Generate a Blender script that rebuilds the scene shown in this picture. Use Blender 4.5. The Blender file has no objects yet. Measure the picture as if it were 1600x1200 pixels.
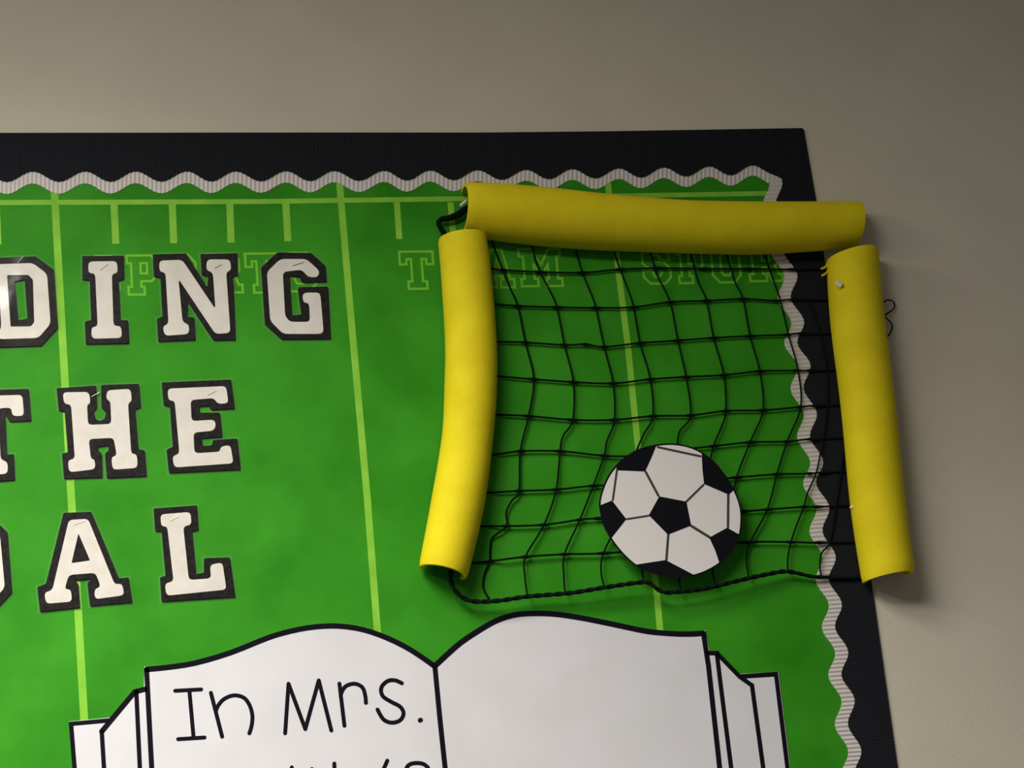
import bpy, bmesh, math, random
from mathutils import Vector, Matrix
from mathutils.geometry import tessellate_polygon

random.seed(7)
scene = bpy.context.scene
C = scene.collection

# ------------------------------------------------------------------ camera
# rows: camera right / down / forward in the wall's own axes (right, down, into the wall)
ROT = ((0.967892, 0.103499, -0.229070), (-0.032996, 0.955726, 0.292403), (0.249191, -0.275456, 0.928454))
F = 3500.0
DIST = 2.8
LOOK = Vector((0.0, 0.0, 2.25))          # point of the wall in the middle of the picture


def wv(r):
    return Vector((r[0], r[2], -r[1]))


CX, CD, CF = wv(ROT[0]), wv(ROT[1]), wv(ROT[2])
CAM = LOOK - CF * DIST
cam_data = bpy.data.cameras.new('camera')
cam_data.sensor_width = 36.0
cam_data.lens = 36.0 * F / 1600.0
cam_data.clip_start = 0.05
cam = bpy.data.objects.new('camera', cam_data)
C.objects.link(cam)
up, back = -CD, -CF
cam.matrix_world = Matrix(((CX.x, up.x, back.x, CAM.x), (CX.y, up.y, back.y, CAM.y),
                           (CX.z, up.z, back.z, CAM.z), (0, 0, 0, 1)))
scene.camera = cam

# ------------------------------------------------------------------ world, lights, exposure
world = bpy.data.worlds.new('room_air')
scene.world = world
world.use_nodes = True
bg = world.node_tree.nodes['Background']
bg.inputs[0].default_value = (1.0, 0.97, 0.92, 1)
bg.inputs[1].default_value = 0.12

CEIL = 3.1


def ceiling_panel(loc, sx, sy, power, spread=180):
    d = bpy.data.lights.new('ceiling_light', 'AREA')
    d.shape = 'RECTANGLE'
    d.size, d.size_y = sx, sy
    d.energy = power
    d.spread = math.radians(spread)      # louvred fittings throw their light downwards
    d.color = (1.0, 0.965, 0.92)
    o = bpy.data.objects.new('ceiling_light', d)
    C.objects.link(o)
    o.location = loc                      # an area light shines down its own -Z
    return o


ceiling_panel((-1.0, -1.1, CEIL - 0.02), 0.9, 0.6, 46, 130)
ceiling_panel((-1.1, -1.8, CEIL - 0.02), 1.0, 0.6, 42)
ceiling_panel((-2.4, -1.3, CEIL - 0.02), 0.6, 1.0, 48)

scene.view_settings.view_transform = 'Standard'
scene.view_settings.look = 'None'
scene.view_settings.gamma = 1.0
scene.view_settings.use_curve_mapping = False
scene.view_settings.exposure = 0.0


# ------------------------------------------------------------------ helpers
def at(px, py, h=0.0):
    """point h metres in front of the wall seen at a picture position"""
    d = CX * ((px - 800.0) / F) + CD * ((py - 600.0) / F) + CF
    t = (-h - CAM.y) / d.y
    return CAM + d * t


def mat(name, col, rough=0.6, spec=0.5, coat=0.0, metallic=0.0):
    m = bpy.data.materials.new(name)
    m.use_nodes = True
    b = m.node_tree.nodes['Principled BSDF']
    b.inputs['Base Color'].default_value = (*col, 1)
    b.inputs['Roughness'].default_value = rough
    b.inputs['Specular IOR Level'].default_value = spec
    b.inputs['Coat Weight'].default_value = coat
    b.inputs['Metallic'].default_value = metallic
    return m


def mottle(m, c1, c2, scale, detail=4, lo=0.35, hi=0.65):
    """vary the base colour with object-space noise"""
    nt = m.node_tree
    b = nt.nodes['Principled BSDF']
    tc = nt.nodes.new('ShaderNodeTexCoord')
    n = nt.nodes.new('ShaderNodeTexNoise')
    n.inputs['Scale'].default_value = scale
    n.inputs['Detail'].default_value = detail
    r = nt.nodes.new('ShaderNodeValToRGB')
    r.color_ramp.elements[0].position = lo
    r.color_ramp.elements[1].position = hi
    r.color_ramp.elements[0].color = (*c1, 1)
    r.color_ramp.elements[1].color = (*c2, 1)
    nt.links.new(tc.outputs['Object'], n.inputs['Vector'])
    nt.links.new(n.outputs['Fac'], r.inputs['Fac'])
    nt.links.new(r.outputs['Color'], b.inputs['Base Color'])
    return r


def bump(m, scale, strength, dist, detail=3):
    nt = m.node_tree
    b = nt.nodes['Principled BSDF']
    tc = nt.nodes.new('ShaderNodeTexCoord')
    n = nt.nodes.new('ShaderNodeTexNoise')
    n.inputs['Scale'].default_value = scale
    n.inputs['Detail'].default_value = detail
    bp = nt.nodes.new('ShaderNodeBump')
    bp.inputs['Strength'].default_value = strength
    bp.inputs['Distance'].default_value = dist
    nt.links.new(tc.outputs['Object'], n.inputs['Vector'])
    nt.links.new(n.outputs['Fac'], bp.inputs['Height'])
    nt.links.new(bp.outputs['Normal'], b.inputs['Normal'])


def obj(name, verts, faces, material, parent=None, smooth=False):
    me = bpy.data.meshes.new(name)
    me.from_pydata([tuple(v) for v in verts], [], faces)
    bm = bmesh.new()
    bm.from_mesh(me)
    bmesh.ops.recalc_face_normals(bm, faces=bm.faces)
    bm.to_mesh(me)
    bm.free()
    if smooth:
        for p in me.polygons:
            p.use_smooth = True
    me.materials.append(material)
    o = bpy.data.objects.new(name, me)
    C.objects.link(o)
    if parent is not None:
        o.parent = parent
        o.matrix_parent_inverse = Matrix.Translation(-parent.location)
    return o


def tag(o, label, cat, group=None):
    o['label'] = label
    o['category'] = cat
    if group:
        o['group'] = group
    return o


def thing(name, label, cat, loc, group=None):
    o = bpy.data.objects.new(name, None)
    o.empty_display_size = 0.05
    C.objects.link(o)
    o.location = loc
    return tag(o, label, cat, group)


class MB:
    def __init__(self):
        self.v, self.f = [], []

    def prism(self, loops, h0, h1):
        """closed flat piece: picture-traced loops (first outer, rest holes) between heights h0 and h1"""
        tri = tessellate_polygon([[Vector((x, y, 0)) for x, y in lp] for lp in loops])
        pts = [p for lp in loops for p in lp]
        n, b = len(pts), len(self.v)
        base = [at(x, y, 0.5 * (h0 + h1)) for x, y in pts]
        self.v += [Vector((p.x, -h1, p.z)) for p in base] + [Vector((p.x, -h0, p.z)) for p in base]
        for a, c, d in tri:
            self.f.append((b + a, b + c, b + d))
            self.f.append((b + n + d, b + n + c, b + n + a))
        k = 0
        for lp in loops:
            m = len(lp)
            for i in range(m):
                j = (i + 1) % m
                self.f.append((b + k + i, b + k + j, b + n + k + j, b + n + k + i))
            k += m
        return self

    def stroke(self, pts, w, h, closed=False, caps=True):
        """printed line of width w (picture units) lying at height h"""
        self.nst = getattr(self, 'nst', -1) + 1
        h = h + self.nst * 0.000012            # crossing pen strokes lie on top of each other
        P = [at(x, y, h) for x, y in pts]
        s = (at(pts[0][0] + 1, pts[0][1], h) - at(pts[0][0], pts[0][1], h)).length
        r = w * s / 2
        Q = []
        for p in P:
            if not Q or (p - Q[-1]).length > 1e-6:
                Q.append(p)
        n = len(Q)
        side = lambda t: Vector((-t.z, 0, t.x))
        rows = []
        for i in range(n):
            d0 = (Q[i] - Q[i - 1]).normalized() if (i or closed) else None
            d1 = (Q[(i + 1) % n] - Q[i]).normalized() if (i < n - 1 or closed) else None
            if d0 is None or d1 is None:
                t = d0 or d1
                rows.append((Q[i] + side(t) * r, Q[i] - side(t) * r))
                continue
            m = side(d0) + side(d1)
            if m.length < 0.25:                 # hairpin: end one leg and start the next
                rows.append((Q[i] + side(d0) * r + d0 * r, Q[i] - side(d0) * r + d0 * r))
                rows.append((Q[i] - side(d0) * r + d0 * r, Q[i] + side(d0) * r + d0 * r))
                continue
            m.normalize()
            k = min(1.0 / max(m.dot(side(d1)), 0.2), 3.2)
            rows.append((Q[i] + m * (r * k), Q[i] - m * (r * k)))
        b = len(self.v)
        for u, v in rows:
            self.v += [u, v]
        c = len(rows)
        for i in range(c if closed else c - 1):
            j = (i + 1) % c
            self.f.append((b + 2 * i, b + 2 * j, b + 2 * j + 1, b + 2 * i + 1))
        if caps and not closed:
            for i, t in ((0, (Q[0] - Q[1]).normalized()), (n - 1, (Q[-1] - Q[-2]).normalized())):
                q = side(t)
                b = len(self.v)
                self.v += [Q[i] + q * (r * math.cos(g * math.pi / 6)) + t * (r * math.sin(g * math.pi / 6)) for g in range(7)]
                self.f.append(tuple(range(b, b + 7)))
        return self

    def tube(self, P, rad, sides=6, radf=None):
        n = len(P)
        rings = []
        for i in range(n):
            t = (P[min(i + 1, n - 1)] - P[max(i - 1, 0)]).normalized()
            s = t.cross(Vector((0, -1, 0)))
            if s.length < 1e-4:
                s = Vector((1, 0, 0))
            s.normalize()
            u = s.cross(t).normalized()
            r = radf(i) if radf else rad
            b = len(self.v)
            self.v += [P[i] + (s * math.cos(a) + u * math.sin(a)) * r
                       for a in [2 * math.pi * k / sides for k in range(sides)]]
            rings.append(b)
        for i in range(n - 1):
            for k in range(sides):
                k2 = (k + 1) % sides
                self.f.append((rings[i] + k, rings[i] + k2, rings[i + 1] + k2, rings[i + 1] + k))
        self.f.append(tuple(rings[0] + k for k in reversed(range(sides))))
        self.f.append(tuple(rings[-1] + k for k in range(sides)))
        return self

    def build(self, name, material, parent=None, smooth=False):
        return obj(name, self.v, self.f, material, parent, smooth)


def spline(pts, step=4):
    """Catmull-Rom through points of any dimension"""
    out = []
    n = len(pts)
    for i in range(n - 1):
        p0, p1, p2, p3 = pts[max(i - 1, 0)], pts[i], pts[i + 1], pts[min(i + 2, n - 1)]
        for k in range(step):
            t = k / step
            out.append(tuple(0.5 * (2 * b + (c - a) * t + (2 * a - 5 * b + 4 * c - d) * t * t
                                    + (3 * b - a - 3 * c + d) * t ** 3) for a, b, c, d in zip(p0, p1, p2, p3)))
    out.append(tuple(pts[-1]))
    return out


def interp(x, tab):
    if x <= tab[0][0]:
        (x0, y0), (x1, y1) = tab[0], tab[1]
    elif x >= tab[-1][0]:
        (x0, y0), (x1, y1) = tab[-2], tab[-1]
    else:
        for (x0, y0), (x1, y1) in zip(tab, tab[1:]):
            if x0 <= x <= x1:
                break
    return y0 + (y1 - y0) * (x - x0) / (x1 - x0)


def rounded(lp, r):
    out = []
    n = len(lp)
    for i in range(n):
        p, a, b = Vector(lp[i]), Vector(lp[i - 1]), Vector(lp[(i + 1) % n])
        da, db = (a - p), (b - p)
        ra, rb = min(r, da.length * 0.45), min(r, db.length * 0.45)
        s, e = p + da.normalized() * ra, p + db.normalized() * rb
        for t in (0, 0.33, 0.67, 1):
            q = s * (1 - t) ** 2 + p * 2 * t * (1 - t) + e * t * t
            out.append((q.x, q.y))
    return out


def cr(x0, y0, k, pts):
    return [(x0 + x / k, y0 + y / k) for x, y in pts]


# ------------------------------------------------------------------ materials
M_wall = mat('beige_wall_paint', (0.60, 0.54, 0.43), 0.75, 0.3)
mottle(M_wall, (0.605, 0.55, 0.43), (0.635, 0.58, 0.455), 9)
bump(M_wall, 280, 0.25, 0.0012, 3)
M_floor = mat('dark_carpet', (0.06, 0.06, 0.065), 0.9)
M_ceil = mat('ceiling_white', (0.7, 0.69, 0.66), 0.9)
M_green = mat('green_printed_paper', (0.03, 0.24, 0.008), 0.6, 0.12)
mottle(M_green, (0.022, 0.205, 0.005), (0.040, 0.285, 0.012), 11, 5, 0.3, 0.7)
bump(M_green, 9, 0.5, 0.004, 2)
M_line = mat('light_green_print', (0.22, 0.52, 0.04), 0.6, 0.12)
mottle(M_line, (0.19, 0.48, 0.035), (0.25, 0.56, 0.055), 30)
M_outl = mat('green_outline_print', (0.16, 0.48, 0.025), 0.6, 0.12)
M_blk = mat('black_corrugated_paper', (0.013, 0.0135, 0.017), 0.85, 0.08)
M_wht = mat('white_corrugated_paper', (0.60, 0.555, 0.51), 0.7, 0.3)
M_lblk = mat('black_laminated_card', (0.010, 0.009, 0.008), 0.5, 0.1, 0.3)
mottle(M_lblk, (0.006, 0.0055, 0.005), (0.016, 0.014, 0.012), 220, 2)

M_lwht = mat('cream_laminated_card', (0.64, 0.60, 0.53), 0.5, 0.3, 0.5)
mottle(M_lwht, (0.61, 0.565, 0.49), (0.66, 0.62, 0.55), 60)
for m in (M_lwht, M_lblk):              # slightly wavy clear laminate on top
    b = m.node_tree.nodes['Principled BSDF']
    b.inputs['Coat Roughness'].default_value = 0.12
    tc = m.node_tree.nodes.new('ShaderNodeTexCoord')
    nz = m.node_tree.nodes.new('ShaderNodeTexNoise')
    nz.inputs['Scale'].default_value = 24
    nz.inputs['Detail'].default_value = 0.5
    bp = m.node_tree.nodes.new('ShaderNodeBump')
    bp.inputs['Strength'].default_value = 0.5
    bp.inputs['Distance'].default_value = 0.004
    m.node_tree.links.new(tc.outputs['Object'], nz.inputs['Vector'])
    m.node_tree.links.new(nz.outputs['Fac'], bp.inputs['Height'])
    m.node_tree.links.new(bp.outputs['Normal'], b.inputs['Coat Normal'])
M_book = mat('white_printed_paper', (0.64, 0.63, 0.63), 0.5, 0.3)
mottle(M_book, (0.63, 0.615, 0.62), (0.665, 0.65, 0.66), 14)
M_ink = mat('black_ink', (0.006, 0.005, 0.010), 0.7, 0.06)
M_ballw = mat('white_ball_print', (0.74, 0.70, 0.67), 0.45, 0.3)
M_ballk = mat('black_ball_print', (0.005, 0.005, 0.007), 0.5, 0.1)
M_seam = mat('grey_seam_print', (0.05, 0.047, 0.045), 0.5, 0.3)
M_foam = mat('yellow_foam', (0.72, 0.59, 0.008), 0.75, 0.2)
mottle(M_foam, (0.69, 0.56, 0.006), (0.75, 0.62, 0.010), 25)
bump(M_foam, 420, 0.25, 0.001, 2)
M_cord = mat('black_net_cord', (0.004, 0.009, 0.006), 0.9, 0.06)
M_metal = mat('staple_metal', (0.75, 0.73, 0.68), 0.25, 0.5, 0, 1.0)
M_tape_glint = mat('pale_tape_and_glint', (0.85, 0.83, 0.74), 0.25, 0.6)  # pale colour also stands in for the glint of a staple
M_staple_dark = mat('dull_staple_metal', (0.30, 0.28, 0.25), 0.4, 0.5, 0, 1.0)

M_film = bpy.data.materials.new('clear_laminate_film')
M_film.use_nodes = True
nt = M_film.node_tree
nt.nodes.clear()
fo = nt.nodes.new('ShaderNodeOutputMaterial')
fx = nt.nodes.new('ShaderNodeMixShader')
ft = nt.nodes.new('ShaderNodeBsdfTransparent')
fg = nt.nodes.new('ShaderNodeBsdfPrincipled')
fg.inputs['Base Color'].default_value = (0.6, 0.62, 0.55, 1)
fg.inputs['Roughness'].default_value = 0.25
fx.inputs[0].default_value = 0.05
nt.links.new(ft.outputs[0], fx.inputs[1])
nt.links.new(fg.outputs[0], fx.inputs[2])
nt.links.new(fx.outputs[0], fo.inputs[0])


# ------------------------------------------------------------------ the setting
def slab(name, x0, x1, y0, y1, z0, z1, m):
    v = [(x, y, z) for x in (x0, x1) for y in (y0, y1) for z in (z0, z1)]
    f = [(0, 1, 3, 2), (4, 6, 7, 5), (0, 4, 5, 1), (2, 3, 7, 6), (0, 2, 6, 4), (1, 5, 7, 3)]
    o = obj(name, v, f, m)
    o['kind'] = 'structure'
    return o


slab('wall_back', -3.0, 3.0, 0.0, 0.12, 0.0, CEIL, M_wall)
slab('floor', -3.0, 3.0, -4.2, 0.12, -0.1, 0.0, M_floor)
slab('ceiling', -3.0, 3.0, -4.2, 0.12, CEIL, CEIL + 0.1, M_ceil)

# ------------------------------------------------------------------ green field paper
H_PAPER = 0.0010
H_PRINT = 0.0012
LEFT, BOTTOM = -190, 1420                # the sheet goes on past the picture's edges


def edge_x(y, tab):
    return interp(y, tab)


RIGHT_OUT = [(200, 1255), (315, 1275), (908, 1361), (1200, 1402)]     # y -> x of the border's outer edge
paper = thing('field_backdrop_paper', 'green football-field paper with pale yard lines covering the wall display', 'paper',
              at(600, 1300, 0))
MB().prism([[(LEFT, 235), (1225, 232), (interp(1200, RIGHT_OUT) - 45, 1200), (interp(BOTTOM, RIGHT_OUT) - 45, BOTTOM),
             (LEFT + 60, BOTTOM)]], 0.0003, H_PAPER).build('sheet', M_green, paper)

MB().stroke([(LEFT + 5, 318), (0, 316.5), (400, 315), (720, 310.5), (975, 306), (1208, 302)], 9, H_PRINT).build('goal_line', M_line, paper)


def line_obj(name, pts, w):
    MB().stroke(pts, w, 0.00108 if name == 'yard_line' else 0.00114, caps=False).build(name, M_line, paper)


line_obj('yard_line', [(83.5, 272), (86, 317), (111, 772), (122.3, 958), (131, 1115), (141, BOTTOM - 100)], 11.5)
line_obj('yard_line', [(529, 262), (531, 292), (547, 480), (574, 780), (588, 965), (600, 1100)], 10.5)
line_obj('yard_line', [(947, 262), (951, 297), (967, 430), (981, 540), (996, 690), (1025, 915), (1031, 980), (1045, 1100)], 9.5)
for xa, xb, yb in ((-6, -3, 382), (178, 181, 381), (269, 271.5, 380), (359, 361, 379), (446.5, 450, 377), (620, 624, 373.5),
                   (704, 708, 371), (787, 791, 368), (869, 873, 366), (1034, 1039, 362), (1119, 1125, 359)):
    line_obj('hash_mark', [(xa, 316), (xb, yb)], 11 if xa < 500 else 9.5)

# outlined block letters printed on the field, drawn in a unit cell (x right, y down)
GLYPH = {
    'T': [[(0, 0), (1, 0), (1, .34), (.80, .34), (.80, .2), (.66, .2), (.66, .80), (.78, .80), (.78, 1), (.22, 1), (.22, .80),
           (.34, .80), (.34, .2), (.20, .2), (.20, .34), (0, .34)]],
    'P': [[(0, 0), (.82, 0), (1, .14), (1, .52), (.82, .66), (.46, .66), (.46, .80), (.56, .80), (.56, 1), (.02, 1), (.02, .80),
           (.14, .80), (.14, .2), (0, .2)], [(.46, .2), (.68, .2), (.68, .46), (.46, .46)]],
    'O': [[(.22, 0), (.78, 0), (1, .2), (1, .8), (.78, 1), (.22, 1), (0, .8), (0, .2)],
          [(.40, .2), (.60, .2), (.68, .3), (.68, .7), (.60, .8), (.40, .8), (.32, .7), (.32, .3)]],
    'R': [[(0, 0), (.78, 0), (.94, .14), (.94, .44), (.80, .56), (.90, .80), (1, .80), (1, 1), (.68, 1), (.52, .62), (.42, .62),
           (.42, .80), (.52, .80), (.52, 1), (0, 1), (0, .80), (.12, .80), (.12, .2), (0, .2)],
          [(.42, .2), (.64, .2), (.64, .42), (.42, .42)]],
    'S': [[(.22, 0), (.78, 0), (1, .18), (1, .36), (.68, .36), (.60, .2), (.40, .2), (.32, .28), (.40, .38), (.78, .40), (1, .56),
           (1, .82), (.78, 1), (.22, 1), (0, .82), (0, .64), (.32, .64), (.40, .80), (.60, .80), (.68, .70), (.60, .60),
           (.22, .58), (0, .44), (0, .18)]],
    'E': [[(0, 0), (.95, 0), (.95, .34), (.75, .34), (.75, .2), (.44, .2), (.44, .40), (.70, .40), (.70, .60), (.44, .60),
           (.44, .80), (.78, .80), (.78, .66), (1, .66), (1, 1), (0, 1), (0, .80), (.12, .80), (.12, .2), (0, .2)]],
    'A': [[(.30, 0), (.66, 0), (.88, .78), (1, .78), (1, 1), (.56, 1), (.56, .78), (.64, .78), (.61, .70), (.37, .70), (.35, .78),
           (.42, .78), (.42, 1), (0, 1), (0, .78), (.10, .78)], [(.48, .24), (.58, .56), (.40, .56)]],
    'M': [[(0, 0), (.30, 0), (.52, .42), (.72, 0), (1, 0), (.98, .18), (.90, .2), (.90, .80), (1, .80), (1, 1), (.62, 1), (.62, .80),
           (.68, .80), (.68, .42), (.52, .70), (.34, .42), (.34, .80), (.42, .80), (.42, 1), (.02, 1), (.02, .80), (.10, .80),
           (.10, .2), (0, .2)]],
}
for ch, x0, x1, y0, y1, sl in (
        ('S', 138, 186, 399, 465, 3), ('P', 196, 245, 398, 462, 3), ('O', 254, 306, 397, 461, 3), ('R', 319, 377, 396, 459, 4),
        ('T', 381, 434, 395, 459, 4), ('S', 440, 492, 394, 457, 4), ('T', 622, 677, 392, 453, 4), ('E', 688, 744, 390, 452, 5),
        ('A', 750, 801, 389, 451, 5), ('M', 808, 876, 388, 449, 5), ('S', 1000, 1045, 386, 445, 6), ('P', 1054, 1096, 385, 444, 6),
        ('O', 1108, 1154, 384, 443, 6), ('R', 1165, 1219, 383, 441, 6)):
    mb = MB()
    for lp in GLYPH[ch]:
        mb.stroke([(x0 + 1.5 + (x1 - x0 - 3) * u + sl * v, y0 + 1.5 + (y1 - y0 - 3) * v - 0.012 * (x1 - x0) * u) for u, v in lp],
                  3.8, H_PRINT, closed=True)
    mb.build('printed_letter', M_outl, paper)


# ------------------------------------------------------------------ corrugated border trims
def strip(name, edge_a, edge_b, t0, t1, rib, step, h, amp, m, across=4):
    """fluted strip between two picture-traced edges edge(t) -> (x, y); ribs run across it"""
    n = int((t1 - t0) / step) + 1
    v, f = [], []
    W = across + 1
    for i in range(n + 1):
        t = t0 + (t1 - t0) * i / n
        a, b = edge_a(t), edge_b(t)
        hh = h + amp * math.sin(2 * math.pi * t / rib)
        col = [(a, 0.0003)] + [((a[0] + (b[0] - a[0]) * k / across, a[1] + (b[1] - a[1]) * k / across), hh) for k in range(W)] + [(b, 0.0003)]
        for (x, y), z in col:
            p = at(x, y, h)
            v.append((p.x, -z, p.z))
    K = W + 2
    for i in range(n):
        for k in range(K - 1):
            f.append((i * K + k, i * K + k + 1, (i + 1) * K + k + 1, (i + 1) * K + k))
    return obj(name, v, f, m)


TOP_OUT = [(-200, 208), (0, 207.5), (400, 207), (750, 207), (950, 205), (1255, 200)]
TOP_CREST = [-112, -30, 51, 133, 212, 292, 368, 447, 522, 600, 672, 746, 822, 894, 967, 1037, 1108, 1176, 1243]
TOP_MID = [(-200, 276), (0, 275.5), (370, 275), (600, 274), (820, 272.5), (1000, 269.5), (1108, 267), (1220, 264)]
RGT_CREST = [207, 280, 353, 426, 499, 567, 642, 717, 789, 866, 940, 1015, 1090, 1169, 1245, 1321, 1397, 1473]
RGT_MID = [(207, 1206), (280, 1215), (426, 1238.5), (567, 1259), (789, 1288.5), (940, 1308), (1169, 1338.5), (1400, 1370)]


def phase(t, crests):
    tab = [(c, i * 2 * math.pi) for i, c in enumerate(crests)]
    return interp(t, tab)


def top_wave(x):
    return interp(x, TOP_MID) - interp(x, [(0, 8.0), (1200, 7.2)]) * math.cos(phase(x, TOP_CREST))


def right_wave(y):
    return interp(y, RGT_MID) + 7.6 * math.cos(phase(y, RGT_CREST))


o = strip('white_scalloped_trim', lambda x: (x, top_wave(x) - 14), lambda x: (x, top_wave(x) + interp(x, [(0, 19.5), (1200, 16.5)])),
          LEFT, 1214, 6.7, 1.2, 0.0016, 0.00045, M_wht, 3)
tag(o, 'white corrugated scalloped trim running along the top under the black border', 'border trim', 'white scalloped trims')
o = strip('white_scalloped_trim', lambda y: (right_wave(y) + 14, y + 1.6), lambda y: (right_wave(y) - 20.5, y + 4.5),
          262, BOTTOM, 6.6, 1.2, 0.0017, 0.00045, M_wht, 3)
tag(o, 'white corrugated scalloped trim running down the right side behind the net', 'border trim', 'white scalloped trims')
o = strip('black_border', lambda x: (x, interp(x, TOP_OUT)), lambda x: (x, top_wave(x) if x < 1203 else top_wave(1203) + (x - 1203) * 0.42),
          LEFT, 1254.5, 5.2, 1.1, 0.0029, 0.0002, M_blk, 4)
tag(o, 'black corrugated border strip with wavy lower edge along the top', 'border trim', 'black corrugated borders')
o = strip('black_border', lambda y: (interp(y, RIGHT_OUT), y - 4.0), lambda y: (right_wave(y), y + 2.8),
          206, BOTTOM, 5.2, 1.1, 0.0027, 0.00012, M_blk, 4)
tag(o, 'black corrugated border strip with wavy inner edge down the right side', 'border trim', 'black corrugated borders')

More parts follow.
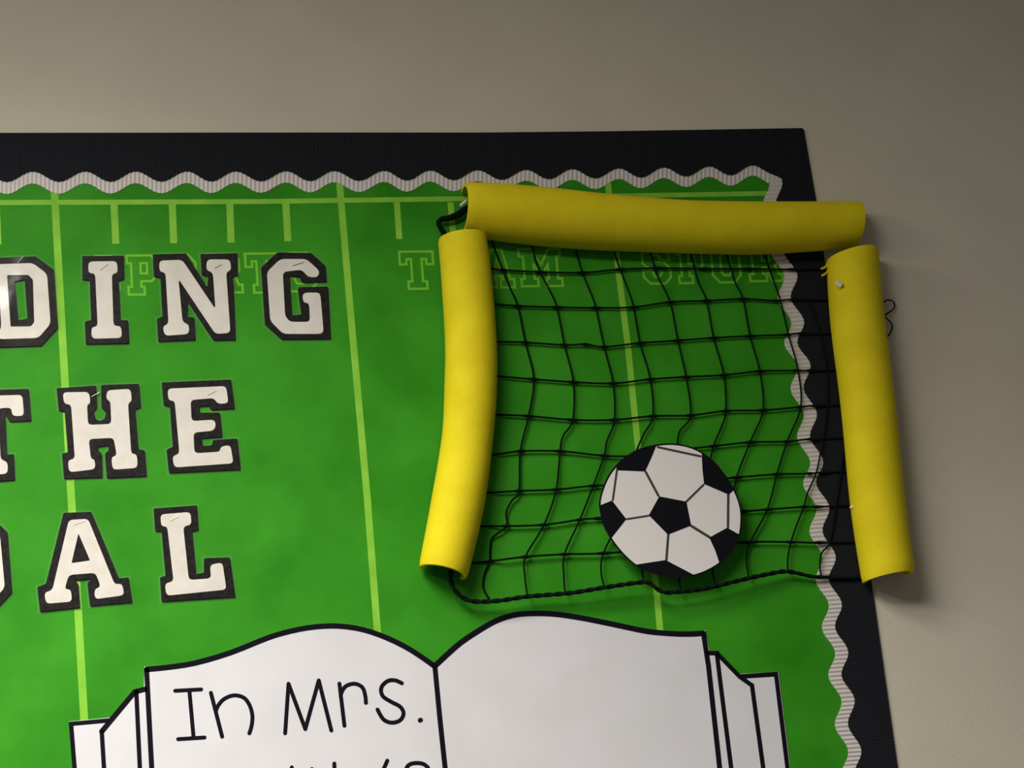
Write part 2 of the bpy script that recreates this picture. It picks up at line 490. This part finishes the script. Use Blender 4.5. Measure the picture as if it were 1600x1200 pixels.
# ------------------------------------------------------------------ cut-out letters
LET = [
    ('D', 'cut-off laminated letter D at the left edge of the top row', 'top',
     [[(-17, 404), (55.5, 401), (84, 422), (90.5, 512), (64.5, 540.5), (-10, 543), (-12, 518), (-5, 516), (-9, 430), (-17, 428)],
      [(23, 440), (38.5, 437), (43, 498), (28.5, 501)]],
     [[(-8, 413), (51, 411), (73.5, 428), (79, 506), (60, 528), (-2, 530), (-3, 520), (2, 512), (-2, 436), (-8, 428)],
      [(11, 430), (44, 429.5), (51.5, 437), (53.5, 504), (48, 510), (16.5, 510.5)]],
     [(27, 411), (36, 401)]),
    ('I', 'white laminated letter I with black outline in the top row', 'top',
     [cr(120, 390, 7.5, [(65, 80), (550, 75), (555, 345), (490, 370), (512, 830), (600, 832), (615, 1100), (105, 1110), (95, 845),
                         (170, 830), (150, 360), (65, 355)])],
     [cr(120, 390, 7.5, [(135, 140), (470, 135), (480, 275), (410, 285), (430, 895), (520, 895), (530, 1035), (175, 1045),
                         (170, 910), (245, 900), (215, 280), (135, 275)])],
     cr(120, 390, 7.5, [(275, 240), (365, 170)])),
    ('N', 'white laminated letter N with black outline in the top row', 'top',
     [cr(230, 390, 7.5, [(65, 60), (455, 50), (700, 440), (718, 320), (640, 300), (625, 55), (1055, 45), (1060, 300), (995, 325),
                         (1010, 420), (1035, 1060), (775, 1065), (475, 610), (470, 790), (550, 800), (565, 1060), (130, 1080),
                         (115, 810), (180, 790), (155, 330), (80, 320)])],
     [cr(230, 390, 7.5, [(140, 130), (410, 120), (800, 700), (770, 270), (690, 240), (700, 115), (970, 115), (985, 240),
                         (925, 265), (975, 975), (800, 990), (365, 340), (415, 850), (490, 880), (490, 990), (205, 1010),
                         (180, 900), (250, 870), (215, 270), (145, 260)])],
     cr(230, 390, 7.5, [(790, 215), (875, 175)])),
    ('G', 'white laminated letter G with black outline ending the top row', 'top',
     [cr(390, 380, 6.667, [(285, 100), (640, 105), (790, 240), (800, 405), (545, 410), (520, 350), (415, 350), (440, 757),
                           (540, 745), (503, 480), (515, 460), (815, 455), (845, 1000), (335, 1005), (160, 850), (120, 255)])],
     [cr(390, 380, 6.667, [(320, 165), (590, 165), (730, 290), (710, 355), (610, 355), (545, 275), (345, 300), (370, 760),
                           (420, 820), (630, 820), (620, 625), (560, 620), (550, 540), (580, 515), (735, 515), (770, 920),
                           (740, 945), (350, 945), (215, 810), (180, 300)])],
     cr(390, 380, 6.667, [(450, 235), (560, 200)])),
    ('T', 'cut-off laminated letter T at the left edge of the middle row', 'middle',
     [[(-82, 612), (45, 608), (49, 657.5), (15, 659), (8.3, 647), (11, 711), (21.7, 710), (23.5, 750), (-42, 755), (-45, 714),
       (-34, 712), (-40, 650), (-46, 664), (-78, 666)]],
     [[(-72, 620), (35, 617), (37.5, 650), (19, 650), (18, 637), (-3, 638), (1, 718), (12, 722), (12, 740), (-32, 744), (-34, 724),
       (-24, 720), (-28, 640), (-50, 641), (-52, 655), (-68, 656)]],
     [(-30, 636), (-18, 628)]),
    ('H', 'white laminated letter H with black outline in the middle row', 'middle',
     [[(88.5, 607), (150, 603), (151.5, 636), (146, 644), (150, 656), (156, 658), (163, 655), (166, 645), (158.5, 637), (158, 602),
       (217, 600), (220, 636), (211, 640), (216, 702), (226, 704), (229, 744), (167, 747), (164, 709), (170, 704), (169, 696),
       (153, 698), (153, 704), (159, 709), (160, 746), (100, 748), (97, 709), (106, 707), (101, 643), (92, 642)]],
     [[(98, 613), (139, 612.5), (141.5, 630), (136, 632), (137.5, 664), (174, 662.5), (172.5, 627), (166, 624), (167, 610),
       (204, 607.5), (206, 627), (200, 630), (205, 709), (214, 710), (215, 731), (176, 734), (174, 714), (182.5, 712), (177.5, 684),
       (138.5, 686), (142, 717), (148, 718), (149, 733), (108, 738), (106, 719), (117, 717), (111, 632), (100, 631)]],
     [(143, 620), (156, 612.5)]),
    ('E', 'white laminated letter E with black outline ending the middle row', 'middle',
     [cr(240, 580, 6.667, [(85, 120), (805, 90), (845, 390), (600, 405), (570, 360), (475, 370), (480, 435), (690, 435), (715, 685),
                           (500, 700), (510, 780), (605, 775), (620, 720), (870, 705), (905, 1025), (160, 1060), (135, 820),
                           (200, 790), (170, 370), (105, 355)])],
     [cr(240, 580, 6.667, [(145, 182), (755, 155), (780, 335), (665, 340), (630, 280), (385, 300), (395, 520), (630, 505),
                           (650, 560), (625, 620), (415, 640), (425, 855), (690, 840), (700, 785), (800, 768), (832, 960),
                           (215, 1003), (195, 885), (270, 860), (220, 310), (155, 305)])],
     cr(240, 580, 6.667, [(560, 250), (650, 205)])),
    ('O', 'cut-off laminated letter O at the left edge of the bottom row', 'bottom',
     [[(-14, 808), (11.7, 832), (19, 925), (-9, 955), (-55, 958), (-82, 932), (-88, 842), (-62, 812)],
      [(-30, 850), (-27, 853), (-22, 905), (-27, 910), (-38, 911), (-42, 906), (-46, 858), (-42, 852)]],
     [[(-19, 818), (0, 836), (7.5, 918), (-14, 942), (-52, 945), (-70, 926), (-76, 848), (-56, 822)],
      [(-24, 838), (-18, 844), (-12, 910), (-20, 920), (-46, 922), (-52, 916), (-58, 850), (-50, 840)]],
     [(-45, 834), (-33, 825)]),
    ('A', 'white laminated letter A with black outline in the bottom row', 'bottom',
     [cr(0, 780, 6, [(595, 130), (855, 120), (1115, 745), (1205, 735), (1240, 965), (845, 1000), (820, 790), (860, 745), (700, 760),
                     (735, 800), (750, 1015), (375, 1055), (350, 825), (430, 795)])],
     [cr(0, 780, 6, [(645, 195), (825, 183), (1075, 800), (1145, 790), (1165, 900), (890, 938), (885, 845), (945, 820), (895, 690),
                     (645, 710), (605, 845), (665, 845), (675, 960), (432, 980), (415, 875), (490, 855)]),
      cr(0, 780, 6, [(735, 320), (845, 575), (670, 600)])],
     cr(0, 780, 6, [(690, 240), (800, 200)])),
    ('L', 'white laminated letter L with black outline ending the bottom row', 'bottom',
     [cr(0, 680, 4, [(960, 460), (1230, 440), (1240, 590), (1200, 600), (1225, 870), (1275, 860), (1275, 770), (1435, 765),
                     (1470, 1010), (1010, 1040), (1000, 890), (1035, 880), (1010, 600), (970, 600)])],
     [cr(0, 680, 4, [(1002, 495), (1190, 480), (1197, 560), (1145, 570), (1180, 905), (1320, 895), (1312, 810), (1390, 795),
                     (1415, 965), (1040, 1003), (1030, 925), (1085, 915), (1045, 570), (1008, 570)])],
     cr(0, 680, 4, [(1060, 535), (1120, 505)])),
]
HL0, HL1 = 0.0022, 0.0034
for ch, label, row, outer, white, staple in LET:
    cx = sum(p[0] for p in outer[0]) / len(outer[0])
    by = max(p[1] for p in outer[0])
    t = thing('cutout_letter', label, 'letter', at(cx, by, 0), 'laminated cut-out letters on the ' + row + ' row')
    MB().prism([rounded(lp, 1.6) for lp in outer], HL0 - 0.0010, HL1).build('black_card', M_lblk, t)
    MB().prism([rounded(lp, 6.5 if i == 0 else 2) for i, lp in enumerate(white)], HL1, HL1 + 0.0003).build('white_face', M_lwht, t)
    fb = MB()
    for lp in outer:
        fb.stroke(lp, 6.5, HL0, closed=True)
    fb.build('laminate_edge', M_film, t)
    a, b = at(*staple[0], HL1 + 0.0006), at(*staple[1], HL1 + 0.0006)
    MB().tube([a, a.lerp(b, .5), b], 0.00045, 5).build('staple', M_staple_dark, t)

# ------------------------------------------------------------------ open book cut-out
HB0, HB1 = 0.0013, 0.0021
book = thing('paper_book_cutout', 'large white open-book cut-out with black outlines and handwriting', 'book cutout', at(680, 1380, 0))
left_top = [(225.5, 1042), (260, 1039), (305, 1032), (361, 1015.6), (417.5, 993), (455, 982), (492.5, 975.5), (530, 974.4),
            (567.5, 980), (605, 993), (642.5, 1012), (679, 1037)]
right_top = [(679, 1037), (695, 1022), (720, 1000), (750, 980), (775, 966), (800, 957.5), (825, 954.5), (862, 955), (900, 960),
             (937, 967), (975, 975), (1012, 982.5), (1050, 986), (1080, 986.5), (1102, 985)]
lt, rt = spline(left_top, 3), spline(right_top, 3)
BB = 1400


def down(x0, y0, x1, y1):
    return (x1 + (x1 - x0) / (y1 - y0) * (BB - y1), BB)


outline = [down(108, 1127.5, 113.5, 1200), (107.5, 1127.5), (175, 1121), (208, 1077.5), (225, 1073)] + lt[:-1] + rt + \
          [(1108, 1017), (1121, 1017), (1156, 1053), (1216, 1050), down(1216, 1050, 1234.5, 1200)]
MB().prism([outline], HB0, HB1).build('paper_sheet', M_book, book)


def shift(pts, dx, dy):
    return [(x + dx, y + dy) for x, y in pts]


HI = HB1 + 0.00012
LW = 8.0


def ink(name, pts, w=LW, closed=False, caps=True):
    return MB().stroke(pts, w, HI, closed, caps).build(name, M_ink, book)


ink('page_outline', [(229.5, 1046)] + shift(lt, 0, 4.0)[2:], 9)
ink('page_outline', shift(rt, 0, 4.2)[:-1], 9)
ink('spine_line', [(679.5, 1041), (687, 1120), (695.5, 1200), down(687, 1120, 695.5, 1200)])
ink('page_outline', [(229, 1046), (237, 1200), down(229, 1046, 237, 1200)])
ink('page_edge_line', [(213, 1081), (218.5, 1200), down(213, 1081, 218.5, 1200)], 7)
ink('page_edge_line', [(226, 1077), (210.5, 1081), (159, 1143)], 8.5)
ink('page_edge_line', [(159, 1143), (162.5, 1200), down(159, 1143, 162.5, 1200)], 7)
ink('cover_line', [(172, 1125.5), (111, 1131), (116.5, 1200), down(111, 1131, 116.5, 1200)], 7)
ink('page_outline', [(1099, 989), (1107, 1040), (1124.5, 1200), down(1107, 1040, 1124.5, 1200)], 8)
ink('page_edge_line', [(1106, 1020.5), (1120, 1020.5), (1126, 1070), (1142.5, 1200), down(1126, 1070, 1142.5, 1200)], 7)
ink('page_edge_line', [(1120, 1020.5), (1156, 1057.5), (1175, 1071), (1192.5, 1200), down(1175, 1071, 1192.5, 1200)], 7)
ink('cover_line', [(1158, 1057), (1212.5, 1053.5), (1230.5, 1200), down(1212.5, 1053.5, 1230.5, 1200)], 7)


def word(k0, strokes, w=6.4):
    mb = MB()
    for s in strokes:
        s = cr(*k0, s)
        mb.stroke(spline(s, 4) if len(s) > 5 else s, w, HI)
    mb.build('handwritten_letter', M_ink, book)


K = (250, 1040, 3.81)
word(K, [[(90, 150), (245, 142)], [(175, 150), (200, 430)], [(108, 438), (265, 428)]])
word(K, [[(303, 162), (370, 423)], [(333, 270), (345, 240), (380, 200), (440, 177), (500, 192), (535, 240), (550, 300), (545, 360), (532, 403)]])
word(K, [[(745, 403), (765, 108)], [(765, 108), (865, 378)], [(865, 378), (945, 88)], [(945, 88), (1020, 386)]])
word(K, [[(1068, 107), (1098, 358)], [(1075, 180), (1085, 150), (1110, 120), (1160, 108), (1205, 130), (1222, 180), (1226, 222)]])
word(K, [[(1440, 105), (1400, 88), (1355, 92), (1318, 130), (1325, 180), (1375, 215), (1430, 245), (1450, 285), (1430, 325), (1380, 340),
          (1330, 320), (1295, 262)]])
word(K, [[(1548, 326), (1552, 324)]], 7.5)
J = (400, 1140, 5)
word(J, [[(280, 295), (255, 420)]])
word(J, [[(437, 308), (437, 420)]])
word(J, [[(612, 265), (616, 420)]])
word(J, [[(1026, 243), (996, 310)]])
word(J, [[(1170, 320), (1182, 290), (1210, 268), (1260, 261), (1305, 268), (1335, 288), (1345, 300)]])

# ------------------------------------------------------------------ soccer ball disc
HD0, HD1 = 0.0240, 0.0248
ball = thing('soccer_ball_disc', 'round paper soccer ball cut-out hanging in front of the black net', 'soccer ball', at(1048, 903, 0))
rim = cr(900, 660, 4, [(145, 520), (152, 460), (190, 355), (250, 268), (320, 208), (400, 165), (505, 139), (600, 132), (700, 148), (785, 185),
                       (870, 252), (940, 340), (990, 420), (1025, 510), (1036, 590), (1028, 690), (1005, 755), (960, 822), (900, 882),
                       (820, 930), (745, 957), (680, 966), (600, 966), (530, 956), (450, 932), (365, 890), (280, 810), (218, 728), (168, 635)])
rim_s = spline(rim + [rim[0]], 3)[:-1]
MB().prism([rim_s], HD0, HD1).build('paper_disc', M_ballw, ball)


def panel(pts):
    MB().prism([cr(900, 660, 4, pts)], HD1, HD1 + 0.00015).build('black_panel', M_ballk, ball)


panel([(520, 462), (690, 495), (720, 645), (575, 702), (455, 580)])
panel([(250, 268), (320, 208), (400, 165), (505, 139), (470, 225), (432, 307), (262, 300)])
panel([(785, 185), (870, 252), (940, 340), (990, 420), (955, 452), (800, 385), (790, 290)])
panel([(145, 520), (225, 488), (315, 605), (218, 728), (168, 635)])
panel([(833, 720), (945, 658), (1028, 705), (1005, 755), (960, 822), (898, 884), (870, 800)])
panel([(365, 890), (560, 860), (745, 957), (680, 966), (600, 966), (530, 956), (450, 932)])
for s, w in (([(258, 285), (230, 485)], 3.4), ([(436, 310), (515, 458)], 4.0), ([(690, 495), (797, 390)], 3.4), ([(318, 605), (455, 583)], 3.2),
             ([(577, 700), (565, 860)], 4.0), ([(722, 648), (835, 718)], 4.4), ([(952, 452), (950, 655)], 4.0), ([(512, 155), (778, 212)], 3.6)):
    MB().stroke(cr(900, 660, 4, s), w, HD1 + 0.00008).build('seam_line', M_seam, ball)
MB().stroke([(x + (1048 - x) * 0.008, y + (797 - y) * 0.008) for x, y in rim_s], 2.6, HD1 + 0.00022, True).build('rim_line', M_ballk, ball)


# ------------------------------------------------------------------ goal net
def net_h(x, y):
    h = interp(min(max(y, 400), 930), [(400, .0050), (600, .0055), (800, .0062), (865, .0075), (930, .0150)])
    h = min(h, interp(x, [(770, .0042), (830, .020)])) if x < 830 else h
    h = min(h, interp(x, [(1285, .0062), (1200, .020)][::-1])) if x > 1200 else h
    if x > 1300:
        h = .0048
    if y < 440:
        h = min(h, interp(y, [(395, .0040), (440, .0085)]))
    return max(h, .0040)


net = thing('goal_net', 'black knotted cord net stretched between the three yellow foam tubes', 'net', at(1030, 930, 0))
ROWS = [
    [(735, 418), (770, 420), (786, 422), (844, 425), (910, 426), (968, 421), (1028, 419), (1100, 420), (1170, 420), (1240, 421), (1330, 420)],
    [(735, 472), (770, 475), (809, 478), (870, 480), (931, 481), (990, 480), (1047, 472), (1104, 470), (1161, 467), (1213, 470), (1240, 468), (1335, 470)],
    [(740, 533), (780, 534), (821, 535), (882, 539), (915, 538), (944, 542), (1000, 536), (1059, 532), (1115, 528), (1172, 525), (1230, 523), (1252, 521), (1340, 522)],
    [(738, 584), (780, 588), (834, 592.5), (896, 597), (958, 599), (1016, 592.5), (1072, 589), (1131, 586), (1187, 580), (1245, 579), (1266, 579), (1345, 577)],
    [(735, 646), (778, 648), (826, 650), (895, 656), (960, 656), (1020, 650), (1079, 649), (1134, 642), (1192, 641), (1250, 636), (1274, 634), (1350, 632)],
    [(730, 714), (770, 711), (813, 705), (875, 705), (944, 712), (990, 712), (1060, 703), (1115, 697), (1172, 691), (1230, 690), (1268, 686), (1358, 683)],
    [(722, 772), (762, 770), (811, 767), (869, 765), (927, 759), (990, 757), (1080, 752), (1151, 746), (1214, 741), (1265, 740), (1288, 738), (1362, 735)],
    [(715, 822), (752, 822), (791, 822), (850, 820), (906, 812), (935, 810), (1050, 806), (1162, 799), (1199, 796), (1256, 792), (1276, 792), (1365, 788)],
    [(705, 884), (738, 880), (765, 877), (821, 870), (882, 866), (943, 864.5), (1050, 856), (1172, 847), (1236, 847), (1280, 848), (1370, 846)],
]
NODES = [p for r in ROWS for p in r]


def cord(name, pts, rad=0.0013, step=6, hf=net_h, knots=None):
    s = spline(pts, step)
    P = [at(x, y, hf(x, y)) for x, y in s]

    def rf(i):
        if knots:
            d = min((s[i][0] - a) ** 2 + (s[i][1] - b) ** 2 for a, b in knots) ** .5
            return rad * (1 + 0.85 * math.exp(-(d / 4.0) ** 2))
        return rad
    return MB().tube(P, rad, 6, rf).build(name, M_cord, net, True)


COLS = [
    [(764, 360), (775, 395), (786, 422), (797, 450), (809, 478), (821, 535), (834, 592.5), (826, 650), (813, 705), (811, 767), (800, 782),
     (791, 800), (791, 822), (770, 840), (766, 857), (765, 877), (757, 897), (755, 918), (765, 937)],
    [(828, 360), (835, 400), (844, 425), (858, 452), (870, 480), (882, 539), (896, 597), (895, 656), (880, 681), (875, 705), (869, 765),
     (850, 820), (821, 870), (820, 900), (824, 930)],
    [(895, 362), (902, 398), (910, 426), (922, 455), (931, 481), (944, 542), (958, 599), (960, 656), (948, 690), (944, 712), (927, 759),
     (906, 812), (882, 866), (881, 900), (883, 926)],
    [(952, 365), (961, 398), (969, 421), (981, 452), (990, 480), (1000, 536), (1016, 592.5), (1020, 650), (1005, 680), (992, 712), (982, 757),
     (968, 810), (943, 864.5), (939, 892), (944, 917)],
    [(1008, 370), (1018, 400), (1027, 430), (1047, 472), (1059, 532), (1072, 589), (1079, 649), (1062, 674), (1057, 702), (1046, 755),
     (1032, 806), (1008, 858), (1003, 885), (1006, 909)],
    [(1075, 370), (1082, 405), (1091, 440), (1104, 470), (1115, 528), (1131, 586), (1134, 642), (1126, 670), (1115, 697), (1102, 750),
     (1088, 803), (1063, 855), (1060, 890), (1064, 924)],
    [(1130, 372), (1138, 405), (1149, 442), (1161, 467), (1172, 525), (1187, 580), (1192, 641), (1172, 691), (1151, 746), (1140, 800),
     (1118, 850), (1113, 885), (1118, 914)],
    [(1190, 372), (1199, 410), (1209, 440), (1219, 469), (1232, 523), (1247, 579), (1251, 636), (1230, 690), (1214, 741), (1199, 796), (1173, 846),
     (1166, 872), (1170, 902)],
    [(1264, 470), (1281, 521), (1292, 578), (1293, 634), (1286, 686), (1282, 708), (1275, 740), (1262, 770), (1256, 792), (1245, 820),
     (1236, 847), (1231, 872), (1231, 893)],
    [(1322, 680), (1314, 738), (1306, 790), (1297, 846), (1284, 864), (1281, 882), (1283, 901)],
]
for r in ROWS:
    cord('net_cord', r, knots=r[2:-1])
for c in COLS:
    cord('net_cord', c, 0.0012)

ROPE = [(708, 880), (704, 905), (715, 927), (737, 939), (775, 939), (820, 932.5), (850, 930), (895, 926), (950, 917), (1000, 910), (1014, 911),
        (1034, 924), (1055, 925), (1100, 920), (1150, 908), (1200, 897), (1231, 893), (1270, 901), (1297, 902), (1330, 903), (1372, 898)]


def rope_h(x, y):
    return interp(min(max(x, 700), 1380), [(700, .020), (740, .018), (850, .017), (950, .021), (1040, .024), (1150, .019), (1240, .012), (1300, .0065), (1340, .0052), (1380, .0052)])


s = spline(ROPE, 10)
P = [at(x, y, rope_h(x, y)) for x, y in s]
# two strands laid round each other
mb = MB()
for sgn in (1, -1):
    Q, acc = [], 0.0
    for i, p in enumerate(P):
        if i:
            acc += (P[i] - P[i - 1]).length
        tt = (P[min(i + 1, len(P) - 1)] - P[max(i - 1, 0)]).normalized()
        sd = tt.cross(Vector((0, -1, 0))).normalized()
        a = acc / 0.026 * 2 * math.pi
        k = 0.0010 * sgn * (0.5 if P[i].x > at(1240, 897).x else 1.0)
        Q.append(p + sd * (k * math.cos(a)) + Vector((0, -1, 0)) * (k * math.sin(a)))
    mb.tube(Q, 0.0021, 6)
mb.build('bottom_rope', M_cord, net, True)

mb = MB()
for off, rad in ((0, .0034), (4, .0028)):
    s = spline([(745, 318), (728, 325 + off), (715, 334 + off), (701, 340 + off * .6), (691, 342 + off * .2), (685.5, 348), (689, 357), (697, 369), (704, 380)], 5)
    mb.tube([at(x, y, .010) for x, y in s], rad, 6)
mb.build('corner_string', M_cord, net, True)
s = spline([(1368, 476), (1379, 473), (1386, 469), (1394, 470), (1398, 476), (1395, 484), (1386, 490), (1382, 494), (1388, 500), (1394, 508), (1392, 518),
            (1385, 527), (1372, 532)], 5)
MB().tube([at(x, y, .006) for x, y in s], .0010, 6).build('loose_cord_end', M_cord, net, True)

# ------------------------------------------------------------------ foam tubes (split pool noodles, hollow side to the wall)
A0 = math.radians(-24)


def noodle(name, label, left, right, BASE, cut=0.14):
    """left/right: matching silhouette points down the tube"""
    n = len(left)
    L, R = spline(left, 8), spline(right, 8)
    mid0 = at((left[n // 2][0] + right[n // 2][0]) / 2, (left[n // 2][1] + right[n // 2][1]) / 2, 0)
    hc = BASE + 0.0325 * math.sin(-A0)
    rings, v, f = [], [], []
    NS = 26
    cen = [at((a[0] + b[0]) / 2, (a[1] + b[1]) / 2, hc) for a, b in zip(L, R)]
    m = len(cen)
    rads = []
    for i in range(m):
        T = (cen[min(i + 1, m - 1)] - cen[max(i - 1, 0)])
        T.y = 0
        T.normalize()
        w = at(*R[i], hc) - at(*L[i], hc)
        S = Vector((-T.z, 0, T.x))
        if S.dot(w) < 0:
            S = -S
        ends = min(i, m - 1 - i)
        r = abs(w.dot(S)) / 2
        if ends == 0:
            r -= 0.0012
        E = S.lerp(w.normalized(), 1.0)           # the cut faces follow the traced end line
        ring = []
        for k in range(NS):
            a = A0 + (math.pi - 2 * A0) * k / (NS - 1)
            ring.append(cen[i] - E * (r * math.cos(a)) + Vector((0, -1, 0)) * (r * math.sin(a)))
        for k in reversed(range(NS)):
            a = A0 + (math.pi - 2 * A0) * k / (NS - 1)
            q = r * (1 - cut)
            ring.append(cen[i] - E * (q * math.cos(a)) + Vector((0, -1, 0)) * (q * math.sin(a)))
        # keep both legs on the same base height
        for p in ring:
            if -p.y < BASE:
                p.y = -BASE
        rings.append(len(v))
        v += ring
    N2 = 2 * NS
    for i in range(m - 1):
        for k in range(N2):
            k2 = (k + 1) % N2
            f.append((rings[i] + k, rings[i] + k2, rings[i + 1] + k2, rings[i + 1] + k))
    for b in (rings[0], rings[-1]):
        for k in range(NS - 1):
            f.append((b + k, b + k + 1, b + N2 - 2 - k, b + N2 - 1 - k))
    t = thing(name, label, 'foam tube', Vector((mid0.x, 0, mid0.z)), 'yellow foam goal tubes')
    o = obj('foam_shell', v, f, M_foam, t, True)
    md = o.modifiers.new('edge', 'EDGE_SPLIT')
    md.split_angle = math.radians(50)
    return t


n1 = noodle('foam_tube', 'curved yellow foam half-tube standing as the left goal post',
            [(685, 373), (690, 430), (696, 530), (695, 600), (690.5, 680), (673, 785), (655, 884)],
            [(759, 369), (767, 430), (775, 530), (776, 600), (771, 680), (757, 790), (730, 904)], 0.0066)
n2 = noodle('foam_tube', 'yellow foam half-tube laid across the top as the goal crossbar',
            [(724, 287), (800, 291), (875, 298), (950, 306), (1050, 314), (1120, 316.5), (1200, 317), (1340, 316)],
            [(724, 366), (795, 376), (870, 384), (945, 389), (1048, 393), (1118, 395), (1200, 395.5), (1338, 387)], 0.0066)
n3 = noodle('foam_tube', 'yellow foam half-tube standing as the right goal post over the wall edge',
            [(1293, 404), (1297, 465), (1302, 520), (1317, 640), (1331.5, 790), (1349.5, 909)],
            [(1370, 391), (1376, 465), (1382, 520), (1397, 640), (1412.5, 790), (1427, 895)], 0.0088)


def staple(parent, px, py, h, dx, dy, w, mtl):
    a, b = at(px - dx, py - dy, h), at(px + dx, py + dy, h)
    MB().tube([a, a.lerp(b, .5), b], w, 4).build('staple', mtl, parent)


staple(n3, 1310.5, 443, 0.0478, 4.2, 3.2, 0.0036, M_tape_glint)
staple(n2, 724, 318, 0.030, 4.5, -3.5, 0.0020, M_tape_glint)  # bright glint of the crossbar staple, put into its colour
staple(n3, 1331, 792, 0.022, 2.5, -2.0, 0.0016, M_tape_glint)
mb = MB()
for pts in ([(1297, 408), (1290, 417), (1283, 420)], [(1297, 418), (1291, 427), (1284, 431)]):
    mb.tube([at(x, y, .018) for x, y in spline(pts, 4)], .0016, 5)
mb.build('frayed_foam', M_foam, n3, True)
